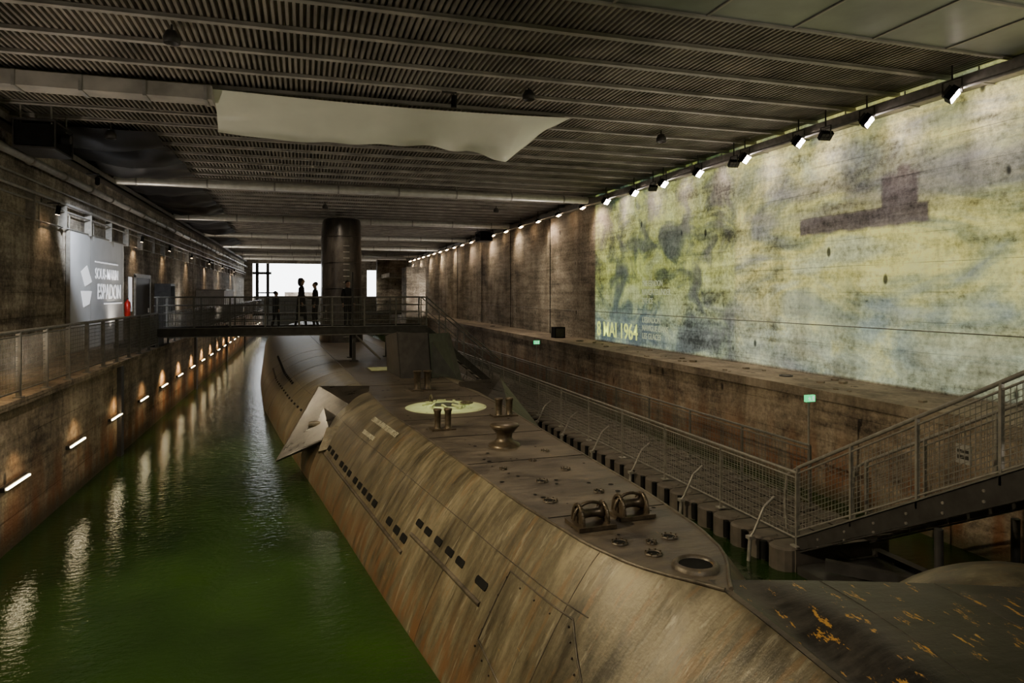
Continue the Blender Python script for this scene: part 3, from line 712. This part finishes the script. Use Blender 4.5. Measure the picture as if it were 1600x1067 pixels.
spotlamp(-5.2,20.5,7.2,820,(-6.6,26,4.6),col=(.88,.93,1),ang=55,mat='dsteel')
e=empty('quay_light_strips'); q=MB()
YS=13.25
for i in range(22):
    y=YS+i*3.15
    q.box((-4.525,y-.48,1.075),(-4.5,y+.48,1.10),'led'); q.box((-4.6,y-.52,1.05),(-4.525,y+.52,1.12),'dsteel')
q.build('strips',e)
for i in range(0,16):
    y=YS+i*3.15
    light('SPOT','strip_glow',(-4.30,y,1.6),5 if i<2 else (14 if i<4 else 60),(1,.55,.2),e,.1,(-4.75,y,.6),130,1.)
spotlamp(-6.2,11.0,5.9,300,(-5.3,13.,2.4),col=(1,.66,.28),ang=85)
def added_pendant(x,y,z,power,col,tgt,size=.5,ang=150):  # ceiling lights added to brighten hull, quays and far end
    e=empty('added_ceiling_light',(x,y,z)); q=MB(); k=.13
    q.lathe([(0,.2),(k*.6,.2),(k,.1),(k,.0),(k*.9,.0),(k*.9,.08),(0,.08)],(0,0,0),'dsteel',20); q.tube((0,0,.2),(0,0,CZ-.0-z),.02,'dsteel',6); q.build('shade',e)
    d=(Vector(tgt)-Vector((x,y,z))).normalized()
    light('SPOT','beam',(0,0,-.02),power,col,e,k*.85,None,ang,1.).rotation_euler=d.to_track_quat('-Z','Y').to_euler()
added_pendant(-4.6,8.0,8.1,2500,(1,.82,.50),(2.4,9.5,.8),ang=90)
added_pendant(-4.6,19.3,8.1,1300,(1,.82,.52),(.8,20,.8),ang=90)
added_pendant(2.,-2.5,8.1,650,(1,.90,.72),(3.0,6,1),ang=110)
added_pendant(4.5,13.5,8.25,230,(1,.85,.66),(3.2,13,0),ang=120)
added_pendant(9.0,16,8.2,420,(1,.84,.62),(10.4,18,1.8),ang=110)
added_pendant(9.0,32,8.2,420,(1,.84,.62),(10.4,34,1.8),ang=120)
added_pendant(-2.0,12,8.2,420,(1,.84,.62),(-4.6,14,1.5),ang=100)
added_pendant(1,33,8.2,400,(1,.85,.64),(2,33,0),ang=150)
added_pendant(3,50,8.2,800,(1,.85,.64),(3,50,0),ang=150)
added_pendant(3,68,8.2,1200,(1,.88,.7),(3,68,0),ang=150)
spotlamp(3.0,13.9,8.2,620,(2.88,14.3,1.8),col=(.9,1,.5),ang=17,mat='dsteel')
def fill_uplight(x,y,z,power,tgt,col):  # added fill lights, dressed as floor fittings, to brighten the ceiling
    e=empty('added_fill_uplight',(x,y,z)); q=MB()
    q.lathe([(.16,0),(.16,.03),(.13,.035),(.125,.02)],(0,0,0),'dsteel',20); q.lathe([(0,.018),(.125,.018)],(0,0,0),'steel',20); q.build('rim',e)
    d=(Vector(tgt)-Vector((x,y,z))).normalized()
    light('SPOT','beam',(0,0,.14),power,col,e,.1,None,118,1.).rotation_euler=d.to_track_quat('-Z','Y').to_euler()
for y,pw in ((2,300),(14,360),(27,420),(41,560),(58,640),(74,640)):
    fill_uplight(11.3,y,ZR,pw,(6,y+3,8.5),(1,.88,.74))
for y,pw in ((3,300),(13,260),(27,320),(41,480),(58,600),(74,640)):
    fill_uplight(-6.2,y,ZL,pw,(-3,y+2,8.5),(1,.88,.72))
# ------------------------------------------------------------------ people
def person(loc,rz,h=1.75,walk=.0,coat='coat',longcoat=False,armup=0,child=False,look=0):
    V=[];Rr=[];E=[]
    def v(p,r): V.append(Vector(p));Rr.append(r if isinstance(r,tuple) else (r,r)); return len(V)-1
    def link(a,c): E.append((a,c))
    pel=v((0,0,.95),(.17,.12)); ab=v((0,.0,1.12),(.155,.115)); ch=v((0,.0,1.33),(.185,.135)); nk=v((0,.0,1.47),.085); nk2=v((0,.015,1.54),.065)
    h1=v((0,.03,1.60),(.085,.095)); h2=v((0,.02,1.67),(.09,.11)); h3=v((0,.01,1.72),(.065,.08))
    for a,c in((pel,ab),(ab,ch),(ch,nk),(nk,nk2),(nk2,h1),(h1,h2),(h2,h3)): link(a,c)
    for sd in(-1,1):
        w=walk*sd
        hip=v((sd*.095,0,.88),.11); kn=v((sd*.10,w*.5+.03,.49),.072); an=v((sd*.10,w-.02,.10+abs(min(0,w))*.15),.05); hl=v((sd*.10,w-.03,.045),.045); to=v((sd*.11,w+.16,.035),(.045,.033))
        for a,c in((pel,hip),(hip,kn),(kn,an),(an,hl),(hl,to)): link(a,c)
        sh=v((sd*.17,0,1.41),.075); el=v((sd*.235,-w*.35-.02,1.14),.055)
        if armup and sd==1: wr=v((sd*.18,.20,1.13),.035); hd=v((sd*.16,.27,1.15),(.04,.022)); dr=Vector((0,.05,.0))
        else: wr=v((sd*.25,-w*.5+.05,.90),.035); hd=v((sd*.25,-w*.5+.07,.83),(.022,.04)); dr=Vector((0,.005,-.05))
        for a,c in((ch,sh),(sh,el),(el,wr),(wr,hd)): link(a,c)
        base=V[hd]
        for k in range(4):
            off=Vector((0,-.027+.018*k,0)) if not(armup and sd==1) else Vector((-.027+.018*k,0,0))
            L=[.9,1.1,1.05,.8][k]
            f1=v(base+off+dr*.8,.0085); f2=v(base+off+dr*(.8+.75*L)+Vector((-sd*.008,0,0)),.0075); link(hd,f1);link(f1,f2)
        t1=v(base+Vector((-sd*.015,.04,.0)),.010); t2=v(base+Vector((-sd*.02,.055,-.03)),.008); link(hd,t1);link(t1,t2)
    me=D.meshes.new('t'); me.from_pydata([tuple(p) for p in V],E,[]); o=D.objects.new('visitor',me); COL.objects.link(o)
    m=o.modifiers.new('s','SKIN'); m.use_smooth_shade=True
    for i,r in enumerate(Rr): me.skin_vertices[0].data[i].radius=r
    for d_ in me.skin_vertices[0].data: d_.use_root=False
    me.skin_vertices[0].data[0].use_root=True
    o.modifiers.new('ss','SUBSURF').levels=2; o.modifiers['ss'].render_levels=2
    bpy.context.view_layer.update(); dg=bpy.context.evaluated_depsgraph_get()
    nm=D.meshes.new_from_object(o.evaluated_get(dg)); o.modifiers.clear(); o.data=nm
    names=['coat','trous','skin','shoe','hair']; nm.materials.clear()
    for n_ in names: nm.materials.append(M[n_])
    for f in nm.polygons:
        c=f.center; f.use_smooth=True
        if c.z<.09: k=3
        elif c.z<.92 and abs(c.x)<.19: k=1
        elif c.z>1.50: k=2
        elif c.z<.90: k=2
        else: k=0
        if k==2 and c.z>1.62 and (c.y<.02 or c.z>1.715): k=4
        f.material_index=k
    q=MB(); 
    def ell(c,r,mat,z0=-1.):
        q.grid(lambda a,b_:Vector(c)+Vector((r[0]*math.cos(a*2*math.pi)*math.cos((b_*(1-z0)/2*math.pi+z0*math.pi/2)),r[1]*math.sin(a*2*math.pi)*math.cos((b_*(1-z0)/2*math.pi+z0*math.pi/2)),r[2]*math.sin((b_*(1-z0)/2*math.pi+z0*math.pi/2)))),14,8,mat)
    ell((0,.118,1.635),(.012,.02,.022),'skin')
    for sd in(-1,1): ell((sd*.078,.015,1.635),(.012,.022,.032),'skin'); ell((sd*.03,.103,1.66),(.012,.008,.007),'hair')
    ell((0,.105,1.595),(.024,.008,.006),'red'); ell((0,-.012,1.685),(.09,.098,.09),'hair')
    if longcoat:
        q.grid(lambda a,b_:Vector(((.165+.09*b_)*math.cos(a*2*math.pi),(.125+.07*b_)*math.sin(a*2*math.pi),1.15-.75*b_)),24,10,'coat'); ell((0,-.06,1.62),(.09,.07,.15),'hair')
    else:
        q.grid(lambda a,b_:Vector(((.165+.02*b_)*math.cos(a*2*math.pi),(.125+.015*b_)*math.sin(a*2*math.pi),1.15-.28*b_)),24,6,'coat')
    d_=q.build('clothing',o)
    s=h/1.77; 
    if child: o.scale=(s*1.08,s*1.08,s)
    else: o.scale=(s,s,s)
    o.location=loc; o.rotation_euler=(0,0,rz); return o
person((-.93,25.9,BZ),R(-60),1.32,.10,child=True)
person((-.05,25.9,BZ),R(-80),1.80,.16,longcoat=True,armup=0)
person((.44,26.0,BZ),R(100),1.66,.05,armup=1)
person((1.6,26.2,BZ),R(-150),1.72,.0,longcoat=False)
# ------------------------------------------------------------------ outside / far end structures
e=empty('lock_gate'); q=MB(); q.box((-5.7,88,-1),(2.2,88.5,3.7),'rail'); 
for x in (-5.4,-4.2): q.box((x,87,3),(x+.35,87.4,7.9),'dsteel')
q.box((-5.7,87,6.6),(-3.6,87.2,6.9),'dsteel'); q.tube((-5.4,87,4.4),(-3.,87,4.4),.08,'dsteel'); q.box((-5.7,87.9,3.7),(2.2,88.0,4.0),'steel')
q.build('frame',e)
q=MB(); q.box((-14,125,-1),(12,130,3.6),'quay'); q.box((-3,124,3.6),(2,128,4.6),'quay'); q.build('far_quay_building')
q=MB(); q.box((7.2,70,ZR),(10.4,71.2,7.7),'wall'); q.box((8.7,60,-1),(10.4,63,6.6),'wall'); q.box((7.6,63,5.8),(10.4,70,6.2),'wall'); q.build('concrete_piers')
q=MB(); q.box((-6.58,48,ZL+1.0),(-4.9,54,ZL+2.0),'beam'); q.box((-6.58,48,ZL+2.0),(-4.8,54,ZL+2.08),'steel'); q.box((-5.2,48.2,ZL),(-5.0,48.4,ZL+1),'steel'); q.box((-5.2,53.6,ZL),(-5.0,53.8,ZL+1),'steel'); q.build('control_cabin')
fence('far_footbridge_railing',[(-4.6,70,ZL),(10,70,ZL)],1.1,1.5,.12,5,'dsteel',.008)
q=MB(); q.box((-4.6,69.9,ZL-.3),(10.4,71.5,ZL),'dsteel'); q.build('far_footbridge')
# ------------------------------------------------------------------ world
w=D.worlds.new('sky'); SC.world=w; w.use_nodes=True
bg=w.node_tree.nodes['Background']; sky=w.node_tree.nodes.new('ShaderNodeTexSky'); sky.sky_type='HOSEK_WILKIE'; sky.turbidity=8
sky.sun_direction=(0.3,.6,.6)
mx=w.node_tree.nodes.new('ShaderNodeMix'); mx.data_type='RGBA'; mx.inputs[0].default_value=.8; w.node_tree.links.new(sky.outputs[0],mx.inputs[6]); mx.inputs[7].default_value=(.93,.97,1,1)
w.node_tree.links.new(mx.outputs[2],bg.inputs[0]); bg.inputs[1].default_value=9.
# ------------------------------------------------------------------ camera
cd=D.cameras.new('camera'); cd.lens=24; cd.sensor_width=36; cd.shift_y=-.046; cd.clip_end=400
c=D.objects.new('camera',cd); c.location=(0,0,4.2); c.rotation_euler=(R(90),0,-math.atan(327/1067)); COL.objects.link(c); SC.camera=c
